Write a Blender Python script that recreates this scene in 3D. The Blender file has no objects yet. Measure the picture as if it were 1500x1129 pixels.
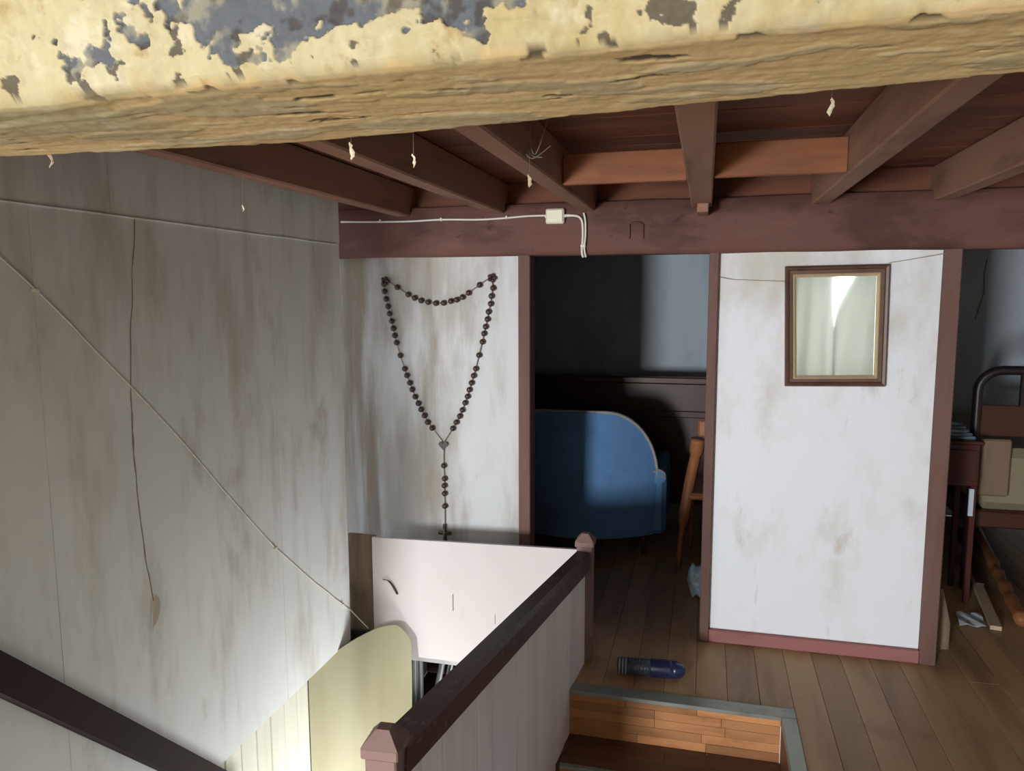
import bpy, bmesh, math, random
from mathutils import Vector, Matrix, noise
random.seed(7)
SC = bpy.context.scene
COL = SC.collection
R = math.radians

# ------------------------------------------------------------------ camera
YAW, PITCH, ROLL, FPX, EYE = 14.35, 6.9, -0.2, 1110.0, 1.70
cd = bpy.data.cameras.new('camera'); cam = bpy.data.objects.new('camera', cd); COL.objects.link(cam)
cd.sensor_fit = 'HORIZONTAL'; cd.sensor_width = 36.0; cd.lens = 36.0 * FPX / 1500.0
cd.clip_start = 0.02; cd.clip_end = 100
y_, p_, r_ = R(YAW), R(PITCH), R(ROLL)
fw = Vector((-math.sin(y_) * math.cos(p_), math.cos(y_) * math.cos(p_), -math.sin(p_)))
rt = Vector((math.cos(y_), math.sin(y_), 0)); up = rt.cross(fw)
rr = rt * math.cos(r_) + up * math.sin(r_); uu = up * math.cos(r_) - rt * math.sin(r_)
cam.matrix_world = Matrix(((rr.x, uu.x, -fw.x, 0), (rr.y, uu.y, -fw.y, 0), (rr.z, uu.z, -fw.z, EYE), (0, 0, 0, 1)))
SC.camera = cam

# ------------------------------------------------------------------ light, world, exposure
SC.view_settings.view_transform = 'Standard'; SC.view_settings.look = 'None'
SC.view_settings.gamma = 1.0; SC.view_settings.use_curve_mapping = False
SC.view_settings.exposure = 0.0
w = bpy.data.worlds.new('overcast_sky'); SC.world = w; w.use_nodes = True
bg = w.node_tree.nodes['Background']; bg.inputs[0].default_value = (0.80, 0.90, 1.0, 1); bg.inputs[1].default_value = 1.2


def area(name, loc, target, sx, sy, power, color):
    l = bpy.data.lights.new(name, 'AREA'); l.shape = 'RECTANGLE'; l.size = sx; l.size_y = sy
    l.energy = power; l.color = color
    o = bpy.data.objects.new(name, l); COL.objects.link(o); o.location = loc
    o.rotation_euler = (Vector(target) - Vector(loc)).to_track_quat('-Z', 'Y').to_euler()
    return o


RY = -4.5                            # rear wall of the stair head, behind the camera
WA = (-2.6, -1.8, 0.36, 1.5)      # left rear window opening: x0, x1, z0, z1
WB = (0.98, 2.02, 0.60, 2.02)        # right rear window (the one the mirror sees)
area('daylight_left_window', (-2.2, RY - .2, 0.93), (-.6, 3.5, 1.0), 0.8, 1.14, 640, (0.90, 0.955, 1.0))
area('daylight_right_window', (1.5, -2.45, 1.31), (1.4, 3, 1.2), 1.04, 1.42, 46, (0.95, 0.98, 1.0))
WC = (2.15, 3.3, -1.45, -0.9)      # borrowed light in the right wall of the lower stairwell: y0, y1, z0, z1
area('daylight_lower_window', (-0.684, 2.72, -1.18), (-1.75, 2.72, -1.18), 1.1, 0.5, 62, (0.93, 0.975, 1.0))

# ------------------------------------------------------------------ helpers


def lin(c):
    return tuple(((v / 255.0) / 12.92 if v <= 10 else (((v / 255.0) + 0.055) / 1.055) ** 2.4) for v in c) + (1.0,)


def mat(name, base, rough=0.75, layers=(), bump=None, rnd=0.0, metallic=0.0, spec=0.35, attr=None, coat=0.0):
    """layers: (colour, (sx,sy,sz), lo, hi, strength, seed) noise-masked wear in world position"""
    m = bpy.data.materials.new(name); m.use_nodes = True
    nt = m.node_tree; N = nt.nodes; L = nt.links
    b = N['Principled BSDF']
    b.inputs['Roughness'].default_value = rough; b.inputs['Metallic'].default_value = metallic
    b.inputs['Specular IOR Level'].default_value = spec
    b.inputs['Coat Weight'].default_value = coat
    geo = N.new('ShaderNodeNewGeometry')

    def noise_of(sc, seed, detail=5.0, rg=0.6):
        vm = N.new('ShaderNodeVectorMath'); vm.operation = 'MULTIPLY_ADD'
        L.new(geo.outputs['Position'], vm.inputs[0])
        vm.inputs[1].default_value = sc; vm.inputs[2].default_value = (seed * 3.1, seed * 1.7, seed * 2.3)
        n = N.new('ShaderNodeTexNoise'); n.inputs['Scale'].default_value = 1.0
        n.inputs['Detail'].default_value = detail; n.inputs['Roughness'].default_value = rg
        L.new(vm.outputs[0], n.inputs['Vector'])
        return n.outputs['Fac']
    cur = N.new('ShaderNodeRGB'); cur.outputs[0].default_value = lin(base); sock = cur.outputs[0]
    for i, lay in enumerate(layers):
        c, sc, lo, hi, st, seed = lay[:6]
        f = noise_of(sc, seed)
        if len(lay) > 6:                       # layer strengthened towards one edge: (axis, from, to, amount)
            ax, p0, p1, amt = lay[6]
            sx = N.new('ShaderNodeSeparateXYZ'); L.new(geo.outputs['Position'], sx.inputs[0])
            g = N.new('ShaderNodeMapRange'); L.new(sx.outputs[ax], g.inputs['Value'])
            g.inputs['From Min'].default_value = p0; g.inputs['From Max'].default_value = p1
            g.inputs['To Min'].default_value = amt; g.inputs['To Max'].default_value = 0
            ad = N.new('ShaderNodeMath'); ad.operation = 'ADD'; L.new(f, ad.inputs[0]); L.new(g.outputs[0], ad.inputs[1]); f = ad.outputs[0]
        mr = N.new('ShaderNodeMapRange'); mr.interpolation_type = 'SMOOTHSTEP'
        L.new(f, mr.inputs['Value'])
        mr.inputs['From Min'].default_value = lo; mr.inputs['From Max'].default_value = hi
        mr.inputs['To Min'].default_value = 0; mr.inputs['To Max'].default_value = st
        mx = N.new('ShaderNodeMix'); mx.data_type = 'RGBA'
        L.new(mr.outputs[0], mx.inputs['Factor']); L.new(sock, mx.inputs['A']); mx.inputs['B'].default_value = lin(c)
        sock = mx.outputs['Result']
    if attr:
        for an, c in attr:
            at = N.new('ShaderNodeAttribute'); at.attribute_name = an
            mx = N.new('ShaderNodeMix'); mx.data_type = 'RGBA'
            L.new(at.outputs['Fac'], mx.inputs['Factor']); L.new(sock, mx.inputs['A']); mx.inputs['B'].default_value = lin(c)
            sock = mx.outputs['Result']
    if rnd:
        oi = N.new('ShaderNodeObjectInfo'); hs = N.new('ShaderNodeHueSaturation')
        mr = N.new('ShaderNodeMapRange'); L.new(oi.outputs['Random'], mr.inputs['Value'])
        mr.inputs['To Min'].default_value = 1 - rnd; mr.inputs['To Max'].default_value = 1 + rnd
        L.new(mr.outputs[0], hs.inputs['Value']); L.new(sock, hs.inputs['Color']); sock = hs.outputs['Color']
    L.new(sock, b.inputs['Base Color'])
    if bump:
        sc, st, dist = bump
        bp = N.new('ShaderNodeBump'); bp.inputs['Strength'].default_value = st; bp.inputs['Distance'].default_value = dist
        L.new(noise_of(sc, 9, 6, 0.65), bp.inputs['Height']); L.new(bp.outputs[0], b.inputs['Normal'])
    return m


class MB:
    def __init__(s): s.v = []; s.f = []

    def add(s, v, f):
        n = len(s.v); s.v += [tuple(p) for p in v]; s.f += [tuple(i + n for i in q) for q in f]; return s

    def box(s, lo, hi, bev=0.0, mtx=None):
        bm = bmesh.new()
        bmesh.ops.create_cube(bm, size=1.0)
        c = [(a + b) / 2 for a, b in zip(lo, hi)]; d = [abs(b - a) for a, b in zip(lo, hi)]
        for v in bm.verts: v.co = Vector((v.co.x * d[0] + c[0], v.co.y * d[1] + c[1], v.co.z * d[2] + c[2]))
        if bev: bmesh.ops.bevel(bm, geom=list(bm.edges), offset=min(bev, min(d) * .45), segments=1, profile=.5, affect='EDGES')
        bm.verts.index_update()
        vs = [v.co.copy() for v in bm.verts]
        if mtx: vs = [mtx @ v for v in vs]
        s.add(vs, [[v.index for v in f.verts] for f in bm.faces]); bm.free(); return s

    def tube(s, pts, r, seg=8, closed=False):
        pts = [Vector(p) for p in pts]; n = len(pts); vs = []; fs = []
        rad = r if isinstance(r, (list, tuple)) else [r] * n
        prev = None
        for i, p in enumerate(pts):
            a = pts[(i - 1) % n] if (i or closed) else p; b = pts[(i + 1) % n] if (i < n - 1 or closed) else p
            t = (b - a).normalized()
            if prev is None:
                u = t.cross(Vector((0, 0, 1)));
                if u.length < .05: u = t.cross(Vector((1, 0, 0)))
            else:
                u = prev - t * prev.dot(t)
            u.normalize(); prev = u; q = t.cross(u)
            for k in range(seg):
                a_ = 2 * math.pi * k / seg
                vs.append(p + (u * math.cos(a_) + q * math.sin(a_)) * rad[i])
        for i in range(n if closed else n - 1):
            j = (i + 1) % n
            for k in range(seg):
                l = (k + 1) % seg
                fs.append((i * seg + k, i * seg + l, j * seg + l, j * seg + k))
        if not closed:
            fs.append(tuple(range(seg - 1, -1, -1))); fs.append(tuple((n - 1) * seg + k for k in range(seg)))
        return s.add(vs, fs)

    def lathe(s, prof, seg=16, mtx=None):
        vs = []; fs = []
        for r, z in prof:
            for k in range(seg):
                a = 2 * math.pi * k / seg; vs.append(Vector((r * math.cos(a), r * math.sin(a), z)))
        for i in range(len(prof) - 1):
            for k in range(seg):
                l = (k + 1) % seg
                fs.append((i * seg + k, i * seg + l, (i + 1) * seg + l, (i + 1) * seg + k))
        fs.append(tuple(range(seg - 1, -1, -1))); fs.append(tuple((len(prof) - 1) * seg + k for k in range(seg)))
        if mtx: vs = [mtx @ v for v in vs]
        return s.add(vs, fs)

    def prism(s, outline, d, mtx=None):
        """outline: list of 3D points (planar), extruded by vector d"""
        d = Vector(d); n = len(outline); o = [Vector(p) for p in outline]
        vs = o + [p + d for p in o]
        fs = [tuple(range(n - 1, -1, -1)), tuple(range(n, 2 * n))] + [(i, (i + 1) % n, n + (i + 1) % n, n + i) for i in range(n)]
        if mtx: vs = [mtx @ v for v in vs]
        return s.add(vs, fs)

    def sheet(s, rows, th):
        """rows: grid of points; thickened by solid offset th (vector)"""
        a = len(rows); b = len(rows[0]); th = Vector(th)
        top = [Vector(p) for r in rows for p in r]; bot = [p + th for p in top]; n = len(top)
        fs = []
        for i in range(a - 1):
            for j in range(b - 1):
                q = (i * b + j, i * b + j + 1, (i + 1) * b + j + 1, (i + 1) * b + j)
                fs.append(q); fs.append(tuple(n + k for k in reversed(q)))
        edge = [j for j in range(b)] + [i * b + b - 1 for i in range(1, a)] + [(a - 1) * b + j for j in range(b - 2, -1, -1)] + [i * b for i in range(a - 2, 0, -1)]
        for i in range(len(edge)):
            p, q = edge[i], edge[(i + 1) % len(edge)]
            fs.append((q, p, n + p, n + q))
        return s.add(top + bot, fs)

    def build(s, name, m, parent=None, smooth=False, local=False, label=None):
        me = bpy.data.meshes.new(name)
        off = Vector((0, 0, 0))
        q = parent
        while q is not None and not local:
            off += q.location; q = q.parent
        me.from_pydata([tuple(Vector(p) - off) for p in s.v], [], s.f)
        bm = bmesh.new(); bm.from_mesh(me); bmesh.ops.recalc_face_normals(bm, faces=list(bm.faces)); bm.to_mesh(me); bm.free()
        if smooth:
            for p in me.polygons: p.use_smooth = True
        me.materials.append(m)
        o = bpy.data.objects.new(name, me); COL.objects.link(o)
        if parent is not None: o.parent = parent
        if label: o['label'] = label
        return o


def thing(name, label, cat, loc=(0, 0, 0), group=None):
    o = bpy.data.objects.new(name, None); COL.objects.link(o); o.location = loc
    o.empty_display_size = .05
    o['label'] = label; o['category'] = cat
    if group: o['group'] = group
    return o


def tag(o, label, cat, group=None):
    o['label'] = label; o['category'] = cat
    if group: o['group'] = group
    return o


def struct(name, o=None, loc=(0, 0, 0)):
    if o is None:
        o = bpy.data.objects.new(name, None); COL.objects.link(o); o.location = loc
    o['kind'] = 'structure'; return o


def bx(lo, hi, bev=0.0): return MB().box(lo, hi, bev)


def arc(c, r, a0, a1, n):
    return [(c[0] + r * math.cos(R(a0 + (a1 - a0) * i / n)), c[1] + r * math.sin(R(a0 + (a1 - a0) * i / n))) for i in range(n + 1)]


def smooth_path(pts, k=6):
    pts = [Vector(p) for p in pts]; out = []
    for i in range(len(pts) - 1):
        p0 = pts[max(i - 1, 0)]; p1 = pts[i]; p2 = pts[i + 1]; p3 = pts[min(i + 2, len(pts) - 1)]
        for j in range(k):
            t = j / k
            out.append(0.5 * ((2 * p1) + (p2 - p0) * t + (2 * p0 - 5 * p1 + 4 * p2 - p3) * t * t + (3 * p1 - p0 - 3 * p2 + p3) * t ** 3))
    out.append(pts[-1]); return out


# ------------------------------------------------------------------ materials
M_left = mat('stained_grey_wallpaper', (212, 214, 209), .85, [
    ((224, 225, 222), (1, 1.8, .9), .42, .72, .7, 1),
    ((172, 158, 134), (3, 4.0, 1.1), .49, .78, .7, 2),
    ((160, 152, 144), (2, 9, 1.3), .50, .78, .45, 3),
    ((150, 124, 90), (3, 4.0, 2.2), .57, .76, .55, 4)], bump=((6, 30, 4), .25, .004), rnd=.015)
M_seam = mat('brown_wrinkled_paper', (150, 128, 104), .85, [((186, 178, 166), (9, 9, 9), .45, .7, .8, 64)])
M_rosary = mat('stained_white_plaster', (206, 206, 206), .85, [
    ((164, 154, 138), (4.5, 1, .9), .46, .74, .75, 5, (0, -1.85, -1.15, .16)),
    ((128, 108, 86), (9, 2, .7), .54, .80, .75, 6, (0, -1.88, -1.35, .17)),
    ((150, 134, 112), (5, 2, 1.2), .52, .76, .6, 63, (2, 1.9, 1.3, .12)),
    ((164, 122, 100), (6, 3, 3.4), .62, .72, .45, 7)], bump=((12, 12, 9), .2, .003))
M_white = mat('white_distempered_board', (228, 229, 233), .85, [
    ((190, 180, 160), (3, 2, 1.6), .5, .78, .7, 8, (2, 1.9, .9, .14)),
    ((158, 134, 104), (9, 3, 4.2), .61, .78, .38, 9),
    ((150, 140, 128), (20, 5, 3), .66, .82, .5, 10)], bump=((12, 12, 9), .2, .003))
M_guard = mat('cream_hardboard', (206, 197, 194), .7, [
    ((190, 180, 175), (3, 3, 2), .5, .8, .5, 11), ((172, 158, 140), (6, 4, 2), .62, .82, .35, 12)], bump=((9, 9, 9), .1, .002))
M_brownboard = mat('brown_stained_board', (128, 108, 88), .85, [((84, 66, 50), (9, 3, 1.6), .45, .7, .7, 13)])
M_cream = mat('cream_painted_board', (200, 197, 180), .7, [
    ((178, 171, 144), (4, 9, .8), .5, .78, .5, 14), ((218, 216, 204), (3, 14, .6), .5, .75, .5, 15)], bump=((5, 20, 2), .15, .002), rnd=.03)
M_sheet = mat('yellowed_hardboard', (152, 146, 118), .7, [
    ((142, 134, 102), (5, 5, 1.2), .48, .78, .55, 16), ((172, 167, 142), (8, 8, 1), .55, .8, .5, 17)], bump=((6, 6, 4), .1, .002))
M_post = mat('red_brown_painted_timber', (112, 82, 74), .7, [
    ((86, 58, 52), (9, 9, 1.2), .45, .75, .6, 18), ((136, 108, 98), (14, 14, 4), .6, .8, .4, 19)], bump=((30, 30, 5), .3, .003))
M_beam = mat('old_red_brown_beam', (104, 69, 60), .75, [
    ((70, 44, 38), (2.2, 5, 5), .45, .66, .8, 20), ((128, 94, 82), (3, 9, 9), .56, .74, .5, 21),
    ((38, 26, 24), (7, 6, 12), .62, .72, .8, 22)], bump=((5, 20, 24), .6, .006))
M_joist = mat('brown_stained_joist', (144, 106, 86), .75, [
    ((102, 68, 52), (8, 1.4, 8), .45, .72, .75, 23), ((168, 134, 112), (14, 3, 14), .6, .8, .35, 24)], bump=((24, 4, 24), .45, .004))
M_ceil = mat('dark_red_ceiling_board', (112, 66, 44), .75, [
    ((78, 42, 28), (1.5, 9, 9), .42, .72, .75, 25), ((136, 86, 54), (2.5, 12, 9), .58, .8, .5, 26)], bump=((3, 30, 20), .4, .003), rnd=.14)
M_trimmer = mat('orange_brown_timber', (138, 86, 56), .7, [
    ((104, 60, 36), (2, 9, 14), .45, .72, .7, 27)], bump=((4, 20, 26), .3, .003))
M_floor = mat('worn_oak_floorboard', (164, 134, 98), .5, [
    ((122, 94, 66), (9, 1.1, 4), .42, .74, .75, 28), ((186, 160, 122), (14, 2.2, 4), .55, .8, .5, 29),
    ((104, 82, 62), (3, 2.4, 2), .56, .76, .6, 30)], bump=((40, 4, 8), .2, .002), rnd=.2, spec=.4)
M_stave = mat('orange_parquet_stave', (178, 122, 76), .5, [
    ((142, 88, 52), (5, 9, 24), .45, .72, .6, 31)], bump=((8, 20, 40), .1, .001), rnd=.3, spec=.45)
M_tread = mat('dark_oak_tread', (98, 66, 46), .5, [((66, 42, 30), (2, 12, 6), .42, .72, .7, 32)], bump=((6, 30, 8), .15, .001), rnd=.16, spec=.45)
M_nosing = mat('dull_aluminium', (150, 154, 144), .45, [((104, 110, 108), (6, 6, 6), .45, .75, .6, 33)], metallic=.6)
M_bal = mat('grey_washed_board', (234, 226, 226), .8, [
    ((210, 202, 200), (4, 9, .9), .45, .75, .6, 34), ((158, 148, 144), (4, 22, 2), .62, .82, .4, 35)], bump=((6, 30, 3), .15, .002), rnd=.05)
M_rail = mat('dark_brown_handrail_paint', (74, 48, 45), .5, [
    ((60, 37, 35), (6, 4, 6), .45, .75, .6, 36), ((130, 108, 102), (30, 26, 60), .55, .72, .6, 37)], bump=((40, 14, 40), .15, .001), spec=.4)
M_wallrail = mat('deep_brown_rail_paint', (44, 25, 24), .8, [((32, 18, 18), (6, 4, 6), .45, .75, .6, 65)], spec=.25)
M_newel = mat('worn_pinkish_newel_paint', (128, 102, 96), .7, [
    ((110, 82, 76), (14, 14, 9), .45, .72, .7, 38), ((172, 154, 146), (30, 30, 20), .62, .78, .5, 39)], bump=((40, 40, 30), .2, .002))
M_base = mat('dusty_red_skirting_paint', (150, 98, 94), .7, [((120, 74, 70), (6, 6, 12), .48, .75, .6, 40)])
M_paint = mat('peeling_yellow_paint', (170, 158, 122), .8, [
    ((158, 138, 92), (9, 9, 9), .46, .70, .8, 41), ((182, 174, 148), (14, 14, 14), .52, .70, .85, 42),
    ((142, 116, 72), (26, 26, 26), .58, .72, .65, 43)], bump=((60, 60, 60), .25, .002),
    attr=[('timber', (206, 176, 124)), ('streak', (164, 130, 84)), ('bare', (82, 84, 88)), ('chip', (54, 44, 38))])
M_cable = mat('white_plastic_cable', (214, 208, 196), .5)
M_box = mat('ivory_plastic', (226, 218, 196), .45, [((204, 192, 164), (20, 20, 20), .5, .8, .4, 44)])
M_bead = mat('dark_walnut_bead', (62, 42, 34), .4, [((96, 66, 50), (60, 60, 60), .5, .75, .6, 45)], spec=.5)
M_chain = mat('pale_brass_chain', (150, 134, 116), .4, metallic=.5)
M_dark = mat('near_black_iron_and_hole', (30, 27, 27), .6)
M_frame = mat('dark_walnut_frame', (92, 62, 46), .4, [((60, 38, 28), (14, 14, 14), .45, .75, .7, 46)], spec=.5)
M_gilt = mat('dull_gilt_slip', (196, 172, 138), .45, [((150, 124, 92), (30, 30, 30), .5, .8, .5, 47)], metallic=.2)
M_mirror = mat('mirror_glass', (232, 233, 228), .035, metallic=1.0)
M_twine = mat('tan_twine', (150, 130, 96), .8)
M_blue = mat('blue_upholstery', (88, 126, 170), .85, [((70, 104, 146), (9, 9, 9), .45, .75, .5, 48)], bump=((150, 150, 150), .2, .001))
M_piping = mat('grey_piping', (150, 146, 140), .6, [((100, 96, 92), (40, 40, 40), .5, .7, .6, 49)])
M_darkwood = mat('dark_brown_polished_wood', (70, 37, 25), .45, [((50, 26, 18), (2, 6, 9), .42, .72, .7, 50)], spec=.4)
M_midwood = mat('warm_orange_brown_wood', (156, 100, 64), .5, [((116, 70, 44), (9, 9, 2), .45, .75, .6, 51)])
M_palewood = mat('pale_bare_wood', (186, 164, 138), .7, [((150, 126, 100), (12, 2, 9), .5, .78, .6, 52)])
M_roomblue = mat('blue_grey_wallpaper', (172, 180, 188), .85, [
    ((134, 146, 158), (3, 3, 1.1), .45, .75, .6, 53), ((190, 194, 198), (8, 8, .8), .56, .8, .5, 54), ((88, 86, 84), (20, 9, 1), .66, .8, .5, 55)])
M_bedmetal = mat('black_brown_bed_tube', (36, 28, 28), .4, spec=.5)
M_redwood = mat('mahogany_red_wood', (74, 34, 30), .45, [((66, 30, 26), (9, 9, 3), .45, .75, .6, 56)])
M_mattress = mat('cream_ticking', (138, 126, 102), .85, [((112, 100, 78), (9, 9, 9), .5, .8, .5, 57)])
M_cloth = mat('blue_white_cloth', (98, 116, 136), .85, [((180, 188, 194), (4, 4, 60), .5, .58, .8, 58), ((50, 62, 84), (4, 4, 40), .56, .62, .8, 59)])
M_bag = mat('pale_blue_plastic_bag', (140, 158, 172), .4, [((196, 206, 212), (30, 30, 30), .5, .7, .7, 60)])
M_paper = mat('bluish_white_paper', (196, 202, 210), .7)
M_bottleblue = mat('dark_blue_plastic', (32, 40, 70), .25, [((60, 76, 120), (30, 30, 30), .55, .75, .5, 61)], spec=.6)
M_bottlegrey = mat('smoky_grey_plastic', (62, 68, 82), .3, spec=.6)
M_bottlewhite = mat('pale_grey_plastic', (160, 164, 172), .35)
M_plain = mat('off_white_rear_wall', (190, 186, 178), .85, [((160, 152, 140), (2, 2, 1), .5, .8, .5, 62)])
M_winframe = mat('white_gloss_window_paint', (214, 212, 206), .5)
M_flake = mat('pale_paint_flake', (214, 200, 168), .7)
M_thread = mat('cobweb_thread', (120, 112, 102), .8)
M_chrome = mat('scuffed_chrome', (206, 208, 212), .22, metallic=1.0)
M_greymetal = mat('grey_galvanised_metal', (146, 146, 146), .45, metallic=.6)
M_bin = mat('black_bin_liner', (24, 24, 28), .35, spec=.5)
M_tear = mat('torn_dark_paper_edge', (70, 58, 46), .9)

cm = bpy.data.materials.new('white_voile'); cm.use_nodes = True
nt = cm.node_tree; nt.nodes.clear()
o_ = nt.nodes.new('ShaderNodeOutputMaterial'); mx_ = nt.nodes.new('ShaderNodeMixShader'); df = nt.nodes.new('ShaderNodeBsdfDiffuse'); tl = nt.nodes.new('ShaderNodeBsdfTranslucent')
df.inputs[0].default_value = lin((196, 198, 195)); tl.inputs[0].default_value = lin((188, 191, 186)); mx_.inputs[0].default_value = .55
nt.links.new(df.outputs[0], mx_.inputs[1]); nt.links.new(tl.outputs[0], mx_.inputs[2]); nt.links.new(mx_.outputs[0], o_.inputs[0])
M_voile = cm

CEILZ = 2.24
STEP_Y = 3.06

# ------------------------------------------------------------------ floor: long boards laid towards the back wall
floor = struct('floor')


def in_hole(x, y):
    return False


def plank(x0, x1, y0, y1, z=0.0):
    g = .0007
    dz = random.uniform(-.0012, .0012)
    bx((x0 + g, y0 + g, z - .03 + dz), (x1 - g, y1 - g, z + dz), .0012).build('plank', M_floor, floor)


def plank_run(x0, x1, y0, y1, width=.125, lens=(1.6, 2.9)):
    n = max(1, round((x1 - x0) / width)); wd = (x1 - x0) / n
    for i in range(n):
        y = y0
        first = random.uniform(.5, 1.0)
        while y < y1 - 1e-4:
            l = random.uniform(*lens) * first; first = 1.0
            e = y + l
            if y1 - e < .5: e = y1
            plank(x0 + i * wd, x0 + (i + 1) * wd, y, min(e, y1)); y = min(e, y1)


plank_run(.394, 3.2, 1.3, 6.3)
plank_run(-.53, .394, 3.121, 6.3)
plank_run(-2.0, -.53, 3.46, 6.3)
# floor on the camera's side of the stairwell, out of view: broad boards
for i in range(8):
    plank(-3.2 + i * .8, -2.4 + i * .8, RY, 1.3)

for lo, hi in (((.36, 1.3, -.06), (3.2, 6.3, -.032)), ((-.53, 3.09, -.06), (.36, 6.3, -.032)), ((-2.0, 3.47, -.06), (-.53, 6.3, -.032)), ((-3.2, RY - .05, -.06), (3.2, 1.3, -.032))):
    bx(lo, hi).build('subfloor_light_block', M_tread, floor)  # unseen dark slabs added to stop light leaking up between the planks

# ------------------------------------------------------------------ short flight of steps set into the floor
steps = thing('short_stair', 'two sunken wooden steps with orange parquet riser and grey metal edging', 'stairs', (-.1, STEP_Y, 0))
rows = 5
for lev, (yr, ztop) in enumerate(((STEP_Y, -.004), (2.83, -.204))):
    rh = .196 / rows
    for k in range(rows):
        x = -.53; z1 = ztop - k * rh
        while x < .335:
            l = random.uniform(.18, .38); e = min(x + l, .336)
            if .336 - e < .1: e = .336
            dy = random.uniform(0, .0012)
            bx((x + .0006, yr - .004 + dy, z1 - rh + .0005), (e - .0006, yr + .018, z1 - .0005), .0008).build('stave', M_stave, steps); x = e
bx((-.53, 3.079, -.22), (.336, 3.088, -.032)).build('riser_backing', M_tread, steps); bx((-.53, 2.85, -.42), (.336, 2.86, -.225)).build('riser_backing', M_tread, steps); bx((-.53, 2.83, -.235), (.336, 3.08, -.2245)).build('tread_backing', M_tread, steps)  # unseen boxes added behind the staves to block light leaks
for k in range(4):                                     # tread strips
    y0 = 2.83 + k * .0575
    bx((-.53, y0 + .0006, -.224), (.05 if k % 2 else -.12, y0 + .0569, -.2), .001).build('tread_stave', M_tread, steps)
    bx(((.05 if k % 2 else -.12) + .001, y0 + .0006, -.224), (.336, y0 + .0569, -.2), .001).build('tread_stave', M_tread, steps)
bx((-.53, 2.2, -.424), (.336, 2.83, -.4), .001).build('tread', M_tread, steps)
bx((-.528, 2.812, -.205), (.336, 2.836, -.192), .002).build('nosing', M_nosing, steps, label='thin grey metal nosing on the lower step')
bx((-.53, STEP_Y - .012, -.014), (.394, STEP_Y + .061, .004), .002).build('nosing', M_nosing, steps, label='flat grey metal edging along the top of the orange riser')
bx((.336, 1.3, -.03), (.394, STEP_Y - .012, .004), .002).build('side_edging', M_nosing, steps, label='flat grey metal edging along the right side of the steps')
bx((.337, 1.3, -.6), (.36, STEP_Y, -.031)).build('side_board', M_tread, steps)

# ------------------------------------------------------------------ ceiling boards
ceil = struct('ceiling')
y = 1.12
while y < 6.3:
    wd = random.uniform(.15, .21); e = min(y + wd, 6.3)
    xs = [-2.02] + ([random.uniform(-.6, 1.2)] if random.random() < .6 else []) + [3.2]
    for a, b in zip(xs[:-1], xs[1:]):
        bx((a + .001, y + .0015, CEILZ + random.uniform(0, .003)), (b - .001, e - .0015, CEILZ + .025), .002).build('ceiling_board', M_ceil, ceil)
    y = e
bx((-2.02, 1.12, CEILZ + .026), (3.2, 6.3, CEILZ + .05)).build('attic_deck', M_ceil, ceil)
bx((-3.2, RY - .05, 2.3), (3.2, 1.12, 2.33)).build('landing_ceiling', M_plain, ceil)

JW = .076
joists = []
JL = ['dark ceiling joist hugging the top of the grey left wall',
      'second ceiling joist from the left, above the left end of the white cable',
      'ceiling joist ending above the junction box',
      'short looking middle joist straight above the doorway post, crossing the orange-brown boards',
      'ceiling joist running diagonally above the framed mirror',
      'ceiling joist at the far right above the right opening']
JX = [-1.50, -1.005, -.562, -.033, .478, .965]
for i, (x, lb) in enumerate(zip(JX, JL)):
    wv = JW + (.014 if i == 3 else 0)
    j = bx((x - wv / 2, 1.02, 2.09), (x + wv / 2, 3.80, CEILZ), .006)
    jo = j.build('joist', M_joist); tag(jo, lb, 'joist', 'brown joists under the ceiling boards')
    if i == 3: bx((x - .018, 3.46, 2.05), (x + .030, 3.652, 2.0895), .004).build('packing_block', M_joist, jo)
# trimmer boards between joists
t1 = bx((-.522, 2.80, 2.095), (-.08, 2.83, 2.205), .003).build('trimmer_board', M_trimmer)
tag(t1, 'orange-brown board between the junction-box joist and the middle joist', 'board', 'orange-brown boards between ceiling joists')
t2 = bx((.014, 2.76, 2.095), (.439, 2.79, 2.21), .003).build('trimmer_board', M_trimmer)
tag(t2, 'orange-brown board right of the middle joist, ending at the joist above the mirror', 'board', 'orange-brown boards between ceiling joists')

# ------------------------------------------------------------------ back wall: beam, posts, panels
wb = struct('wall_back')
bx((-1.98, 3.70, -.3), (-.905, 3.74, 1.90)).build('panel', M_rosary, wb, label='brown-stained white panel behind the rosary')
bx((.051, 3.70, .0), (.991, 3.74, 1.90)).build('panel', M_white, wb, label='white panel behind the mirror')
bx((-1.98, 3.72, 2.1), (3.2, 3.78, CEILZ)).build('header_board', M_ceil, wb)


def rough_beam(lo, hi, nx, amp, seed):
    """timber with wavy arrises"""
    m = MB(); prof = []
    k = 4
    c = [(lo[1], lo[2]), (hi[1], lo[2]), (hi[1], hi[2]), (lo[1], hi[2])]
    ring = []
    for a in range(4):
        p, q = c[a], c[(a + 1) % 4]
        for i in range(k): ring.append((p[0] + (q[0] - p[0]) * (i + .12) / k, p[1] + (q[1] - p[1]) * (i + .12) / k))
        ring.append((p[0] + (q[0] - p[0]) * .88, p[1] + (q[1] - p[1]) * .88))
    n = len(ring); vs = []; fs = []
    for i in range(nx + 1):
        x = lo[0] + (hi[0] - lo[0]) * i / nx
        for yy, zz in ring:
            d = noise.noise_vector(Vector((x * 3 + seed, yy * 7, zz * 7))) * amp
            vs.append((x, yy + d.y, zz + d.z))
    for i in range(nx):
        for j in range(n):
            l = (j + 1) % n; fs.append((i * n + j, i * n + l, (i + 1) * n + l, (i + 1) * n + j))
    fs.append(tuple(range(n - 1, -1, -1))); fs.append(tuple(nx * n + j for j in range(n)))
    return m.add(vs, fs)


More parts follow.
